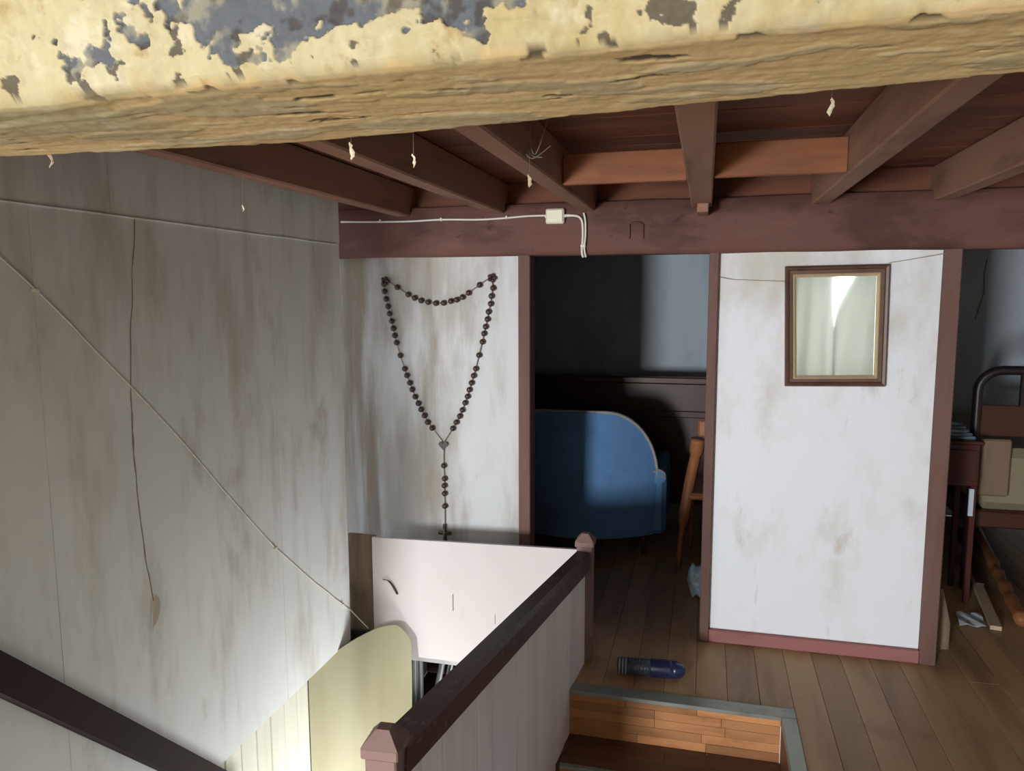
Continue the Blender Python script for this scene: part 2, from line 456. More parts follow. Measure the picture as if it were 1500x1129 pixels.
bb = rough_beam((-1.98, 3.655, 1.885), (3.2, 3.80, 2.135), 120, .006, 4).build('beam', M_beam, smooth=True)
tag(bb, 'rough red-brown timber beam across the top of the white panels', 'beam')
for x0, x1, y1 in ((-.905, -.845, 3.78), (.007, .051, 3.78), (.991, 1.059, 3.80)):
    rough = bx((x0, 3.665, 0 if x0 > -.5 else -.3), (x1, y1, 1.89), .004)
    p = rough.build('post', M_post, wb)
bx((.051, 3.672, 0), (.991, 3.70, .062), .004).build('baseboard', M_base, wb, label='dusty red painted skirting under the white panel')

# ------------------------------------------------------------------ left wall of the stairwell
wl = struct('wall_left')
XL = -1.70
ys = [1.10, 1.62, 2.31, 2.74, 3.10, 3.335]
for i, (a, b) in enumerate(zip(ys[:-1], ys[1:])):
    off = (0, .0008, 0, .001, .0004)[i]
    zb = -.03
    bx((XL - .03, a, zb), (XL + off, b, 1.935), .0008).build('panel', M_left, wl)
ys2 = [1.10, 1.9, 2.75, 3.335]
for a, b in zip(ys2[:-1], ys2[1:]):
    bx((XL - .03, a, 1.936), (XL + .004, b, CEILZ), .0015).build('upper_panel', M_left, wl)
MB().tube([(XL + .003, y, 1.934 + .003 * noise.noise(Vector((y * 4, 0, 0)))) for y in [1.1 + .1 * i for i in range(23)]], .004, 6).build('seam_bead', M_left, wl)
# wrinkled paper ridge and the torn curl at its end
pts = []
for i in range(70):
    z = 1.93 - i * .0175
    t = (1.93 - z) / 1.22
    yy = 2.0 - .084 * math.sin(math.pi * min(1, t * .8)) + .03 * t
    pts.append((XL + .001, yy + .006 * noise.noise(Vector((z * 11, 1, 0))), z))
MB().tube(pts, [.0016 + .003 * abs(noise.noise(Vector((p[2] * 14, 5, 0)))) for p in pts], 6).build('wrinkled_seam', M_seam, wl, smooth=True)
e_ = pts[-1]
rows = []
for i in range(9):
    t = i / 8; z = e_[2] + .012 - .105 * t; wdt = (.003 + .05 * t if t < .15 else .0105 * (1 - (t - .15) / .85) + .0006)
    rows.append([(XL + .003 + .016 * math.sin(math.pi * t) * q, e_[1] + .008 - .022 * t + (q - .5) * 2 * wdt, z + .006 * q) for q in (0, .3, .6, 1)])
MB().sheet(rows, (.001, 0, 0)).build('torn_paper_curl', M_cable, wl, label='small pale curl of torn wallpaper at the end of the seam')
bx((-3.2, 1.07, 0), (XL - .03, 1.10, 2.3)).build('return_panel', M_plain, wl)
bx((-2.0, 3.72, -.3), (-1.95, 6.3, CEILZ)).build('room_panel', M_roomblue, wl)
bx((-1.80, 3.336, -.1), (-1.74, 3.37, 2.1)).build('edge_board', M_brownboard, wl)

# stairwell lower walls
ws = struct('wall_stairwell_left'); wsr = struct('wall_stairwell_right'); wsf = struct('wall_stairwell_far'); wsn = struct('wall_stairwell_near'); wfl = struct('floor_lower')
y = 1.3
while y < 3.0:
    bx((-1.76, y + .001, -2.4), (-1.742 + random.uniform(0, .002), y + .104, -.035), .004).build('board', M_cream, ws); y += .105
bx((-1.80, 1.3, -2.4), (-1.762, 5.0, -.03)).build('lower_panel', M_plain, ws)
bx((-1.8, 4.55, -2.4), (.0, 4.6, -.03)).build('lower_panel', M_darkwood, wsf)
for lo, hi in (((-.72, 1.3, -2.4), (-.69, WC[0], -.12)), ((-.72, WC[1], -2.4), (-.69, 3.39, -.12)), ((-.72, WC[0], -2.4), (-.69, WC[1], WC[2])), ((-.72, WC[0], WC[3]), (-.69, WC[1], -.12)), ((-.50, 3.39, -2.4), (-.47, 4.6, -.05))):
    bx(lo, hi).build('lower_panel', M_plain, wsr)
bx((-1.8, 1.25, -2.4), (.4, 1.3, -.06)).build('lower_panel', M_plain, wsn)
bx((-3.2, -1.2, -2.45), (.0, 5.0, -2.4)).build('lower_floor', M_tread, wfl)

# main staircase going down, hidden below the handrails
st = thing('main_staircase', 'dark wooden staircase descending below the handrail on the left wall', 'stairs', (-1.15, 1.3, -.2))
for i in range(10):
    y0 = 1.31 + i * .2; z0 = -.2 - i * .2
    bx((-1.735, y0, z0 - .03), (-.74, y0 + .23, z0), .004).build('tread', M_tread, st)
    bx((-1.735, y0, z0), (-.74, y0 + .02, z0 + .17)).build('riser', M_tread, st)

# guard board on the far side of the stairwell
gd = thing('guard_board', 'smooth cream board guarding the far side of the stairwell, below the rosary', 'panel', (-1.1, 3.41, -.12))
MB().prism([(-1.60, 3.40, -.118), (-.545, 3.40, -.118), (-.545, 3.40, .509), (-1.60, 3.40, .487)], (0, .018, 0)).build('board', M_guard, gd)
bx((-1.745, 3.43, -.02), (-1.60, 3.45, .486)).build('side_strip', M_brownboard, gd, label='brown-stained strip left of the cream board')
bx((-1.745, 3.42, -.16), (-1.52, 3.46, -.02), .004).build('hole_shade', M_dark, gd, label='near-black piece standing in for the dark hole under the brown strip')  # darkness of the hole behind the curled sheet, put in as a near-black box
MB().tube(smooth_path([(-1.545, 3.397, .273), (-1.515, 3.392, .272), (-1.49, 3.389, .25), (-1.466, 3.394, .205)], 5), [.002] * 6 + [.004] * 5 + [.005] * 5, 6).build('torn_splinter', M_tear, gd, label='dark curved splinter')
bx((-1.175, 3.3985, .145), (-1.172, 3.4005, .232)).build('scratch', M_tear, gd)
bx((-.96, 3.3985, .10), (-.958, 3.4005, .15)).build('scratch', M_tear, gd)

# curled loose hardboard sheet at the bottom of the left wall
path = smooth_path([(-1.7345, 2.97, -.045), (-1.734, 3.08, -.045), (-1.712, 3.17, -.03), (-1.655, 3.25, .0), (-1.565, 3.30, .045), (-1.50, 3.318, .068), (-1.445, 3.33, .072), (-1.41, 3.335, .045), (-1.375, 3.338, .0)], 5)
rows = []
for k in range(15):
    t = k / 14
    row = []
    for p in path:
        z = p.z + (-1.5 - p.z) * t
        s = (p.x + 1.738) / .36
        row.append((p.x + .012 * math.sin(t * 9) * s, p.y - .05 * math.sin(math.pi * min(1, t * 2.2)) * max(0, s) * .6 + .0, z))
    rows.append(row)
sh = MB().sheet(rows, (-.003, .005, 0)).build('hardboard_sheet', M_sheet, smooth=True)
tag(sh, 'yellowed loose hardboard sheet curling out into the stairwell below the grey wall', 'board')
md = sh.modifiers.new('edge', 'EDGE_SPLIT'); md.split_angle = R(50)

# ------------------------------------------------------------------ handrail on the left wall
lr = thing('wall_handrail', 'dark brown handrail sloping steeply down the grey left wall, lower left', 'handrail', (-1.65, 1.75, .4))
dx = Vector((0, .72, -.74)).normalized(); nn = Vector((0, .74, .72)).normalized()
pa = Vector((-1.69, 1.1, 1.085)); pb = Vector((-1.69, 2.40, -.25))
MB().prism([pa + nn * .038, pb + nn * .038, pb - nn * .042, pa - nn * .042], (.055, 0, 0)).build('rail', M_wallrail, lr)
for t in (.1, .5, .9):
    c = pa.lerp(pb, t); bx((c.x - .012, c.y - .02, c.z - .02), (c.x + .01, c.y + .02, c.z + .02)).build('bracket', M_wallrail, lr)

# ------------------------------------------------------------------ balustrade right of the stairwell
bl = thing('balustrade', 'dark handrail with grey boards and two newels along the right of the stairwell', 'balustrade', (-.6, 2.4, 0))
A = Vector((-.668, 1.50, .655)); B = Vector((-.520, 3.315, .488))     # handrail centre line


def newel(x, y, ztop, zbot, hw, cap, rot):
    m = MB(); mt = Matrix.Translation((x, y, 0)) @ Matrix.Rotation(rot, 4, 'Z')
    m.box((-hw, -hw, zbot), (hw, hw, ztop - cap * 1.35), .004, mt)
    p = m.build('newel_post', M_newel, bl)
    c = MB(); c.box((-cap, -cap, ztop - cap * 1.35), (cap, cap, ztop - cap * .75), .003, mt)
    vs = [mt @ Vector(q) for q in ((-cap, -cap, ztop - cap * .76), (cap, -cap, ztop - cap * .76), (cap, cap, ztop - cap * .76), (-cap, cap, ztop - cap * .76),
                                   (-cap * .35, -cap * .35, ztop), (cap * .35, -cap * .35, ztop), (cap * .35, cap * .35, ztop), (-cap * .35, cap * .35, ztop))]
    c.add(vs, [(0, 1, 5, 4), (1, 2, 6, 5), (2, 3, 7, 6), (3, 0, 4, 7), (4, 5, 6, 7)])
    c.build('newel_cap', M_newel, p)
    return p


newel(-.512, 3.36, .607, -.03, .036, .043, 0)
newel(-.672, 1.47, .742, -.6, .036, .043, R(4))
d = (B - A).normalized(); side = d.cross(Vector((0, 0, 1))).normalized(); upv = side.cross(d)
hw, hh = .036, .042
prof = [(-hw, -hh), (hw, -hh), (hw, hh * .55), (hw * .72, hh), (-hw * .72, hh), (-hw, hh * .55)]
MB().prism([A + side * a + upv * b for a, b in prof], B - A).build('handrail', M_rail, bl)
# boards under the handrail, following the steps at the bottom
n = 15; L0 = (B - A).length
for i in range(n):
    t0, t1 = i / n, (i + 1) / n
    p0 = A.lerp(B, t0 + .0006); p1 = A.lerp(B, t1 - .0006); ym = (p0.y + p1.y) / 2
    zb = -.002 if ym > STEP_Y + .02 else (-.2 if ym > 2.84 else (-.4 if ym > 2.3 else -.6))
    o = side * (.012 + (i % 3) * .0012)
    MB().prism([p0 + o - upv * .03, p1 + o - upv * .03, Vector((p1.x, p1.y, zb)) + o, Vector((p0.x, p0.y, zb)) + o], -side * .018).build('board', M_bal, bl)

# ------------------------------------------------------------------ foreground yellow beam (peeling paint)


def sstep(a, b, x):
    t = max(0, min(1, (x - a) / (b - a))); return t * t * (3 - 2 * t)


prof = [('f', 0.0), ('f', .3)] + [('f', .5 + .5 * i / 84) for i in range(85)]
for i in range(1, 76): prof.append(('u', i / 75))
for i in range(1, 9): prof.append(('b', i / 8))
xs_ = [-1.72 + .03 * i for i in range(15)] + [-1.27 + .0017 * i for i in range(1084)] + [.58 + .03 * i for i in range(38)]
NX = len(xs_) - 1
vs = []; fs = []; at = {'bare': [], 'chip': [], 'timber': [], 'streak': []}
for x in xs_:
    yn = .765 - .05 * x if x > -.6 else .795
    yf = (1.03 - .155 * x) if x > -.62 else 1.126 - (-.62 - x) * .05
    zn = 1.942; zf = 1.938
    wob = noise.noise(Vector((x * 3.2, 11, 0))) * .010 + noise.noise(Vector((x * 9, 12, 0))) * .004
    for kind, t in prof:
        if kind == 'f':
            yy = yn + wob; zz = 2.34 - (2.34 - 2.085) * t / .5 if t < .5 else 2.085 - (2.085 - zn - .010) * (t - .5) / .5
            if t > .93: yy += .008 * (t - .93) / .07
        elif kind == 'u':
            yy = yn + .012 + wob + (yf - yn - .012 - wob) * t; zz = zn + (zf - zn) * t
            if t > .97: zz += .004
            if t < .05: zz += .004 * (1 - t / .05)
            yy += (noise.noise(Vector((x * 13, 3, 0))) * .006 + noise.noise(Vector((x * 41, 3, 0))) * .003) * sstep(.8, 1, t)
        else:
            yy = yf + .002; zz = zf + .003 + (2.3 - zf) * t
        P = Vector((x, yy, zz))
        f1 = noise.fractal(P * 16, 1.0, 2.0, 5); f2 = noise.fractal(P * 45, 1.0, 2.0, 4)
        bare = chip = timber = streak = 0.0
        if kind == 'f':
            # the large patch where the yellow coat is gone, upper left
            g = 1.6 * math.exp(-((x + .47) / .22) ** 2 - ((zz - 2.03) / .062) ** 2) + 1.15 * math.exp(-((x + .27) / .15) ** 2 - ((zz - 2.03) / .05) ** 2)
            g += .55 * math.exp(-((x + .72) / .07) ** 2 - ((zz - 1.985) / .018) ** 2)
            m = g * .8 + f1 * .62 + f2 * .36 - .70
            bare = sstep(-.02, .04, m)
            c = f2 * .8 + noise.noise(P * 24 + Vector((7, 3, 1))) * .9 - .66 + .22 * sstep(.86, 1, t)
            chip = sstep(0, .07, c) * (1 - bare) * .85
            if bare > .5: chip = .7 * sstep(.1, .45, noise.fractal(P * 34 + Vector((3, 9, 2)), 1, 2, 5)); bare *= .62 + .38 * sstep(-.45, .05, noise.fractal(P * 26 + Vector((1, 9, 7)), 1, 2, 5))
            dsp = f1 * .004 + f2 * .0018 - bare * .004 - chip * .002
            vs.append((x, yy + (-dsp if True else 0), zz + f1 * .002))
        elif kind == 'u':
            q = noise.fractal(Vector((x * 3.5, yy * 30, 0)), 1, 2, 6); q2 = noise.fractal(Vector((x * 9, yy * 46, 5)), 1, 2, 5)
            timber = (.72 + .12 * q) * sstep(.0, .05, t + .06 * f1)
            streak = sstep(.05, .8, noise.fractal(Vector((x * 6, yy * 60, 3)), 1, 2, 5)) * .4
            chip = sstep(.62, .74, q2 * .75 + .45 * noise.noise(Vector((x * 5, yy * 11, 2))) + .16) * .92
            edge_chip = sstep(.25, .4, noise.fractal(Vector((x * 18, yy * 22, 6)), 1, 2, 4)) * (sstep(.10, .03, t) + .6 * sstep(.93, .99, t))
            chip = max(chip, edge_chip * .85)
            patch = sstep(.12, .2, noise.fractal(Vector((x * 4.2, yy * 13, 8)), 1, 2, 6)) * sstep(.04, .12, t)
            timber *= 1 - .75 * patch; streak *= 1 - .6 * patch
            lft = sstep(-.70, -.80, x) * sstep(.75, .35, t)      # smooth plaster lump over the left of the underside
            timber *= 1 - lft; streak *= 1 - lft; chip *= 1 - .7 * lft
            vs.append((x, yy, zz + q * .001 - patch * .0012 + chip * .0025 + f2 * .0008 - lft * .006))
        else:
            timber = .6; vs.append((x, yy, zz))
        for k_, v_ in (('bare', bare), ('chip', chip), ('timber', timber), ('streak', streak)): at[k_].append(max(0, min(1, v_)))
K = len(prof)
for i in range(NX):
    for j in range(K - 1):
        fs.append((i * K + j, (i + 1) * K + j, (i + 1) * K + j + 1, i * K + j + 1))
    fs.append((i * K + K - 1, (i + 1) * K + K - 1, (i + 1) * K, i * K))
fs.append(tuple(range(K))); fs.append(tuple(NX * K + j for j in range(K - 1, -1, -1)))
me = bpy.data.meshes.new('beam'); me.from_pydata(vs, [], fs)
for k_, l_ in at.items():
    a = me.attributes.new(k_, 'FLOAT', 'POINT'); a.data.foreach_set('value', l_)
for p in me.polygons: p.use_smooth = True
me.materials.append(M_paint)
yb = bpy.data.objects.new('beam', me); COL.objects.link(yb)
bmn = bmesh.new(); bmn.from_mesh(me); bmesh.ops.recalc_face_normals(bmn, faces=list(bmn.faces)); bmn.to_mesh(me); bmn.free()
tag(yb, 'thick yellow painted beam with peeling flaking paint across the top foreground', 'beam')

# ------------------------------------------------------------------ cables
pts = smooth_path([(XL + .006, 1.30, 1.98), (XL + .006, 1.529, 1.792), (XL + .006, 1.621, 1.713), (XL + .006, 1.722, 1.621), (XL + .006, 2.075, 1.286), (XL + .006, 2.674, .673), (XL + .006, 3.247, .189), (XL + .008, 3.33, .125), (-1.607, 3.35, .03)], 6)
pts = [p + Vector((0, .004 * noise.noise(p * 9), .004 * noise.noise(p * 11))) for p in pts]
t = thing('wall_cable', 'thin white cable running diagonally down the grey left wall', 'cable', (XL, 2.2, 1.2))
MB().tube(pts, .0031, 6).build('cable', M_cable, t, smooth=True)
for yz in ((2.68, .665), (3.247, .189), (1.62, 1.713)):
    bx((XL + .0, yz[0] - .008, yz[1] - .004), (XL + .014, yz[0] + .008, yz[1] + .006), .002).build('cable_clip', M_cable, t)

BY = 3.648
t = thing('junction_box', 'small square ivory junction box on the red-brown beam', 'junction box', (-.713, 3.65, 2.067))
bx((-.757, 3.618, 2.032), (-.669, 3.655, 2.102), .005).build('body', M_box, t)
bx((-.752, 3.612, 2.037), (-.674, 3.619, 2.097), .004).build('lid', M_box, t)
for sx in (-1, 1):
    bx((-.713 + sx * .044 - .006, 3.628, 2.06), (-.713 + sx * .044 + .006, 3.645, 2.075), .002).build('cable_gland', M_box, t)
t = thing('beam_cable', 'white cable along the beam left of the junction box', 'cable', (-1.3, 3.65, 2.07))
MB().tube(smooth_path([(-1.84, BY - .006, 2.071), (-1.5, BY - .004, 2.064), (-1.293, BY - .006, 2.068), (-1.1, BY - .004, 2.063), (-.956, BY - .006, 2.067), (-.85, BY - .006, 2.073), (-.76, 3.635, 2.072)], 5), .005, 6).build('cable', M_cable, t, smooth=True)
for x in (-1.62, -1.293, -.956):
    bx((x - .005, BY - .013, 2.061), (x + .005, BY + .006, 2.077), .002).build('cable_clip', M_cable, t)
t = thing('drop_cable', 'pair of white cables bending down the beam right of the junction box', 'cable', (-.58, 3.65, 1.95))
MB().tube(smooth_path([(-.669, 3.636, 2.068), (-.635, 3.636, 2.069), (-.60, 3.637, 2.062), (-.583, 3.638, 2.035), (-.580, 3.638, 1.97), (-.584, 3.638, 1.90), (-.578, 3.645, 1.872)], 5), .006, 6).build('cable', M_cable, t, smooth=True)
MB().tube(smooth_path([(-.576, 3.636, 2.08), (-.568, 3.636, 2.04), (-.567, 3.636, 1.97), (-.572, 3.636, 1.915), (-.565, 3.642, 1.872)], 5), .005, 6).build('cable', M_cable, t, smooth=True)
for x, z in ((-.652, 2.069), (-.578, 1.925)):
    bx((x - .012, 3.63, z - .006), (x + .012, 3.653, z + .006), .002).build('cable_clip', M_cable, t)
sp = MB().tube([(-.361, 3.66, 1.956), (-.361, 3.645, 1.96), (-.362, 3.643, 2.022), (-.345, 3.643, 2.028), (-.315, 3.643, 2.028), (-.299, 3.643, 2.02), (-.297, 3.645, 1.96), (-.297, 3.66, 1.956)], .0045, 6).build('iron_staple', M_beam)
tag(sp, 'small brown iron staple driven into the middle of the red-brown beam', 'staple')

# ------------------------------------------------------------------ rosary


def zp(a, b, yy=3.685):
    """rosary points in image pixels of an enlarged crop, back-projected onto the panel"""
    px = 500 + a / 2.5655; py = 370 + b / 2.5655
    vx, vy = (px - 750) / FPX, (py - 564.5) / FPX
    dd = fw + rr * vx - uu * vy
    return Vector((0, 0, EYE)) + dd * (yy / dd.y)


ro = thing('rosary', 'large wooden wall rosary of dark round beads with heart and crucifix', 'rosary', (-1.37, 3.69, 1.2))
top = [(210, 130), (251, 157), (275, 170), (300, 180), (326, 186), (355, 190), (384, 189), (411, 182), (433, 177), (455, 167), (478, 151), (519, 121)]  # bead positions as image pixels of the enlarged crop, cast from the camera
left = [(160, 118), (162, 145), (168, 174), (175, 202), (181, 229), (189, 257), (195, 284), (200, 311), (207, 338), (221, 386), (238, 436), (246, 461), (257, 489), (266, 514), (277, 541), (289, 566), (299, 589), (312, 612), (324, 637), (341, 659)]
right = [(570, 133), (564, 163), (561, 192), (553, 222), (549, 250), (542, 278), (536, 304), (530, 335), (517, 385), (505, 436), (497, 462), (489, 489), (481, 515), (474, 540), (465, 564), (455, 591), (445, 614), (432, 637), (419, 660)]
drop = [(385, 800), (388, 849), (387, 875), (388, 905), (389, 952)]
bead_me = None
for a in top + left + right + drop:
    c = zp(*a)
    if bead_me is None:
        m = MB(); pr = [(.0035, -.0145), (.010, -.0115), (.0145, -.005), (.0152, 0), (.0145, .005), (.010, .0115), (.0035, .0145)]
        m.lathe(pr, 12); b0 = m.build('bead', M_bead, ro, smooth=True, local=True); bead_me = b0.data; b = b0
    else:
        b = bpy.data.objects.new('bead', bead_me); COL.objects.link(b); b.parent = ro
    b.location = c - Vector(ro.location)
    b.rotation_euler = (random.uniform(-.2, .2), random.uniform(0, 3), 0)
MB().tube([zp(x, y_, 3.690) for x, y_ in [(170, 104)] + top + [(560, 92)]], .0028, 5).build('chain', M_chain, ro)
MB().tube([zp(x, y_, 3.690) for x, y_ in [(165, 108)] + left + [(382, 712)]], .0028, 5).build('chain', M_chain, ro)
MB().tube([zp(x, y_, 3.690) for x, y_ in [(566, 98)] + right + [(386, 712)]], .0028, 5).build('chain', M_chain, ro)
MB().tube([zp(x, y_, 3.690) for x, y_ in [(386, 730)] + drop + [(390, 1030)]], .0032, 5).build('chain', M_chain, ro)
for cx, cy in ((165, 106), (566, 95)):                 # knots of beads at the hooks
    c = zp(cx, cy)
    m = MB()
    for k in range(5):
        a = k * 1.257; q = c + Vector((.014 * math.cos(a), -.002, .014 * math.sin(a)))
        m.lathe([(.002, -.010), (.009, -.006), (.011, 0), (.009, .006), (.002, .010)], 8, Matrix.Translation(q))
    m.build('hanging_rosette', M_bead, ro, smooth=True)
    MB().tube([c + Vector((0, .02, .004)), c + Vector((0, -.018, .004)), c + Vector((0, -.02, .012))], .003, 6).build('hook', M_dark, ro)
hc = zp(384, 722, 3.687)
pts = []
for i in range(24):
    a = 2 * math.pi * i / 24; s = .00155
    pts.append(hc + Vector((16 * math.sin(a) ** 3 * s, 0, (13 * math.cos(a) - 5 * math.cos(2 * a) - 2 * math.cos(3 * a) - math.cos(4 * a)) * s)))
MB().prism(pts, (0, -.010, 0)).build('heart_medal', M_bead, ro)
c0 = zp(390, 1052, 3.692)
cr = MB(); cr.box(c0 + Vector((-.009, -.012, -.055)), c0 + Vector((.009, .002, .05)), .003); cr.box(c0 + Vector((-.036, -.0125, -.009)), c0 + Vector((.036, .0015, .009)), .003)
cx_ = cr.build('crucifix', M_bead, ro)
fg = MB(); f0 = c0 + Vector((0, -.016, .0))
fg.tube([f0 + Vector((0, 0, .026)), f0 + Vector((0, 0, .0)), f0 + Vector((0, 0, -.035))], [.004, .0055, .003], 6)
fg.tube([f0 + Vector((-.028, 0, .01)), f0 + Vector((0, 0, .002)), f0 + Vector((.028, 0, .01))], .0026, 6)
fg.build('crucifix_figure', M_chain, cx_, smooth=True)

# ------------------------------------------------------------------ framed mirror
mi = thing('framed_mirror', 'wall mirror in dark brown wooden frame reflecting white curtains', 'mirror', (.563, 3.69, 1.55))
Q = [Vector((.360, 0, 1.272)), Vector((.785, 0, 1.282)), Vector((.777, 0, 1.824)), Vector((.341, 0, 1.818))]
cen = sum(Q, Vector()) / 4


def inset(i, d):
    p = Q[i]; return Vector((p.x + d * (1 if p.x < cen.x else -1), 0, p.z + d * (1 if p.z < cen.z else -1)))


def frame_rail(i, prof):
    j = (i + 1) % 4; m = MB(); vs = []
    for idx in (i, j):
        for d, yy in prof:
            q = inset(idx, d); vs.append((q.x, yy, q.z))
    k = len(prof)
    f = [(a, (a + 1) % k, k + (a + 1) % k, k + a) for a in range(k)] + [tuple(range(k)), tuple(range(2 * k - 1, k - 1, -1))]
    return m.add(vs, f)


for i in range(4):
    frame_rail(i, [(0, 3.699), (0, 3.672), (.006, 3.664), (.016, 3.668), (.020, 3.675), (.036, 3.676), (.036, 3.699)]).build('frame_rail', M_frame, mi)
    frame_rail(i, [(.0355, 3.690), (.0355, 3.672), (.040, 3.669), (.043, 3.674), (.050, 3.682), (.050, 3.690)]).build('gilt_slip', M_gilt, mi)
g = [inset(i, .045) for i in range(4)]
MB().prism([Vector((p.x, 3.687, p.z)) for p in g], (0, .004, 0)).build('mirror_glass', M_mirror, mi)
tw = MB().tube([(.033, 3.664, 1.776), (.12, 3.697, 1.762), (.345, 3.6945, 1.752)], .0016, 5)
tag(tw.build('twine', M_twine), 'thin tan twine across the white panel, left of the mirror', 'string')
tw = MB().tube([(.776, 3.6945, 1.83), (.86, 3.697, 1.843), (.992, 3.664, 1.866)], .0016, 5)
tag(tw.build('twine', M_twine), 'thin tan twine rising right of the mirror to the post', 'string')

# ------------------------------------------------------------------ bottle on the floor
bt = thing('plastic_bottle', 'dark blue plastic bottle lying on the floor above the step', 'bottle', (-.20, 3.26, .040))
mt = Matrix.Translation((-.20, 3.26, .0405)) @ Matrix.Rotation(R(3), 4, 'Z') @ Matrix.Rotation(R(90), 4, 'Y')
rib = []
zz = -.148
rib.append((.02, zz)); rib.append((.034, zz + .003))
for k in range(9):
    rib += [(.0385, zz + .010 + k * .014), (.0385, zz + .016 + k * .014), (.0362, zz + .019 + k * .014), (.0362, zz + .021 + k * .014)]
MB().lathe(rib + [(.0385, .0)], 20, mt).build('ribbed_base', M_bottlegrey, bt, smooth=True, label='smoky grey ribbed half')
MB().lathe([(.0392, .0), (.0395, .004), (.0395, .085), (.0388, .09)], 20, mt).build('blue_sleeve', M_bottleblue, bt, smooth=True)
MB().lathe([(.0388, .09), (.0375, .112), (.034, .128), (.027, .141), (.016, .149)], 20, mt).build('shoulder', M_bottleblue, bt, smooth=True)
MB().lathe([(.0162, .147), (.014, .152), (.006, .154)], 16, mt).build('base_disc', M_bottlegrey, bt)
for k in range(3):
    MB().lathe([(.0391, -.136 + k * .014 - .002), (.0391, -.136 + k * .014 + .002)], 20, mt).build('pale_ring', M_bottlewhite, bt)

# ------------------------------------------------------------------ rooms behind the back wall
wr = struct('wall_rooms')
bx((-2.0, 6.3, 0), (3.2, 6.35, CEILZ)).build('room_panel', M_roomblue, wr)
bx((.50, 3.741, 0), (.54, 6.3, CEILZ)).build('partition', M_roomblue, wr)
bx((3.2, -2.2, 0), (3.25, 6.35, 2.3)).build('side_panel', M_plain, wr)
MB().tube([(1.98, 6.296, 1.95), (1.965, 6.296, 1.82), (1.975, 6.296, 1.7), (1.93, 6.296, 1.5)], .0035, 5).build('crack', M_brownboard, wr)

# blue tub chair seen from behind
CX, CY = -.80, 4.66
ch = thing('tub_armchair', 'blue upholstered tub armchair with grey piping, seen from behind through the doorway', 'armchair', (CX, CY, 0))
rows_u = []


def chair_edge(u):
    """half outline of the back from bottom (u=0) to top middle (u=1)"""
    if u < .4: return (.50 + .02 * u / .4, .14 + (.52 - .14) * u / .4)
    a = (u - .4) / .6 * math.pi / 2
    return (.20 + .32 * math.cos(a), .52 + .435 * math.sin(a)) if True else None


half = [chair_edge(i / 20) for i in range(21)]
outl = [(x, z) for x, z in half] + [(-x, z) for x, z in reversed(half)]


def bulge(x, z): return .22 * (x / .52) ** 2 - .02 * math.sin(math.pi * (z - .14) / .85)


rows = []
for i, (x, z) in enumerate(half):
    rows.append([(CX + x * s, CY + bulge(x * s, z), z) for s in [k / 12 for k in range(-12, 13)]])
MB().sheet(rows, (0, .10, 0)).build('back', M_blue, ch, smooth=False)
for p in ch.children[0].data.polygons: p.use_smooth = True
ch.children[0].modifiers.new('edge', 'EDGE_SPLIT').split_angle = R(50)
MB().tube([(CX + x, CY + bulge(x, z) + .0, z + .004) for x, z in outl[8:34]], .011, 6).build('piping', M_piping, ch, smooth=True)
for s in (-1, 1):
    m = MB(); m.box((CX + s * .47, CY + .20, .14), (CX + s * .58, CY + .80, .52), .03); m.tube([(CX + s * .53, CY + .19, .53), (CX + s * .53, CY + .80, .53)], .05, 12)
    m.build('arm', M_blue, ch)
    MB().tube([(CX + s * .53, CY + .185, .53 + .0)] + [(CX + s * .53 + (.044) * math.cos(R(a)), CY + .186, .53 + .044 * math.sin(R(a))) for a in range(0, 190, 20)], .006, 5).build('arm_piping', M_piping, ch)
    for dy in (.22, .74):
        MB().lathe([(.016, 0), (.024, .14)], 10, Matrix.Translation((CX + s * .44, CY + dy, 0))).build('leg', M_darkwood, ch)
bx((CX - .46, CY + .15, .14), (CX + .46, CY + .82, .36), .03).build('seat_base', M_blue, ch)
bx((CX - .45, CY + .28, .36), (CX + .45, CY + .84, .46), .04).build('seat_cushion', M_blue, ch)

# dark wooden bed end behind the armchair
hb = thing('wooden_bed_end', 'wide dark brown wooden bed end behind the blue armchair', 'bed', (-.7, 5.75, 0))
bx((-1.85, 5.72, .12), (.30, 5.75, 1.03), .004).build('panel', M_darkwood, hb)
bx((-1.9, 5.70, 1.03), (.36, 5.77, 1.08), .008).build('top_rail', M_darkwood, hb)
bx((-1.85, 5.705, .78), (.30, 5.72, .83), .006).build('moulding', M_darkwood, hb)
for x in (-1.9, .30):
    bx((x, 5.70, 0), (x + .06, 5.77, 1.03), .006).build('post', M_darkwood, hb)
# curved wooden chair by the jamb
wc = thing('wooden_chair', 'warm brown bentwood chair half hidden behind the doorway post', 'chair', (.16, 4.75, 0))
for s, xx in ((-1, -.06), (1, .36)):
    MB().tube(smooth_path([(xx - .07, 4.66, 0), (xx - .05, 4.68, .25), (xx - .01, 4.70, .55), (xx + .02 * -s, 4.68, .72), (xx + .03 * -s, 4.66, .82)], 5), [.018] * 6 + [.034] * 10 + [.045] * 5, 8).build('leg', M_midwood, wc, smooth=True)
    MB().tube([(xx, 5.06, 0), (xx, 5.04, .45)], [.014, .02], 8).build('leg', M_midwood, wc)
bx((-.08, 4.66, .44), (.40, 5.10, .48), .012).build('seat', M_midwood, wc)
bx((-.03, 4.64, .84), (.33, 4.67, .94), .01).build('backrest', M_midwood, wc)
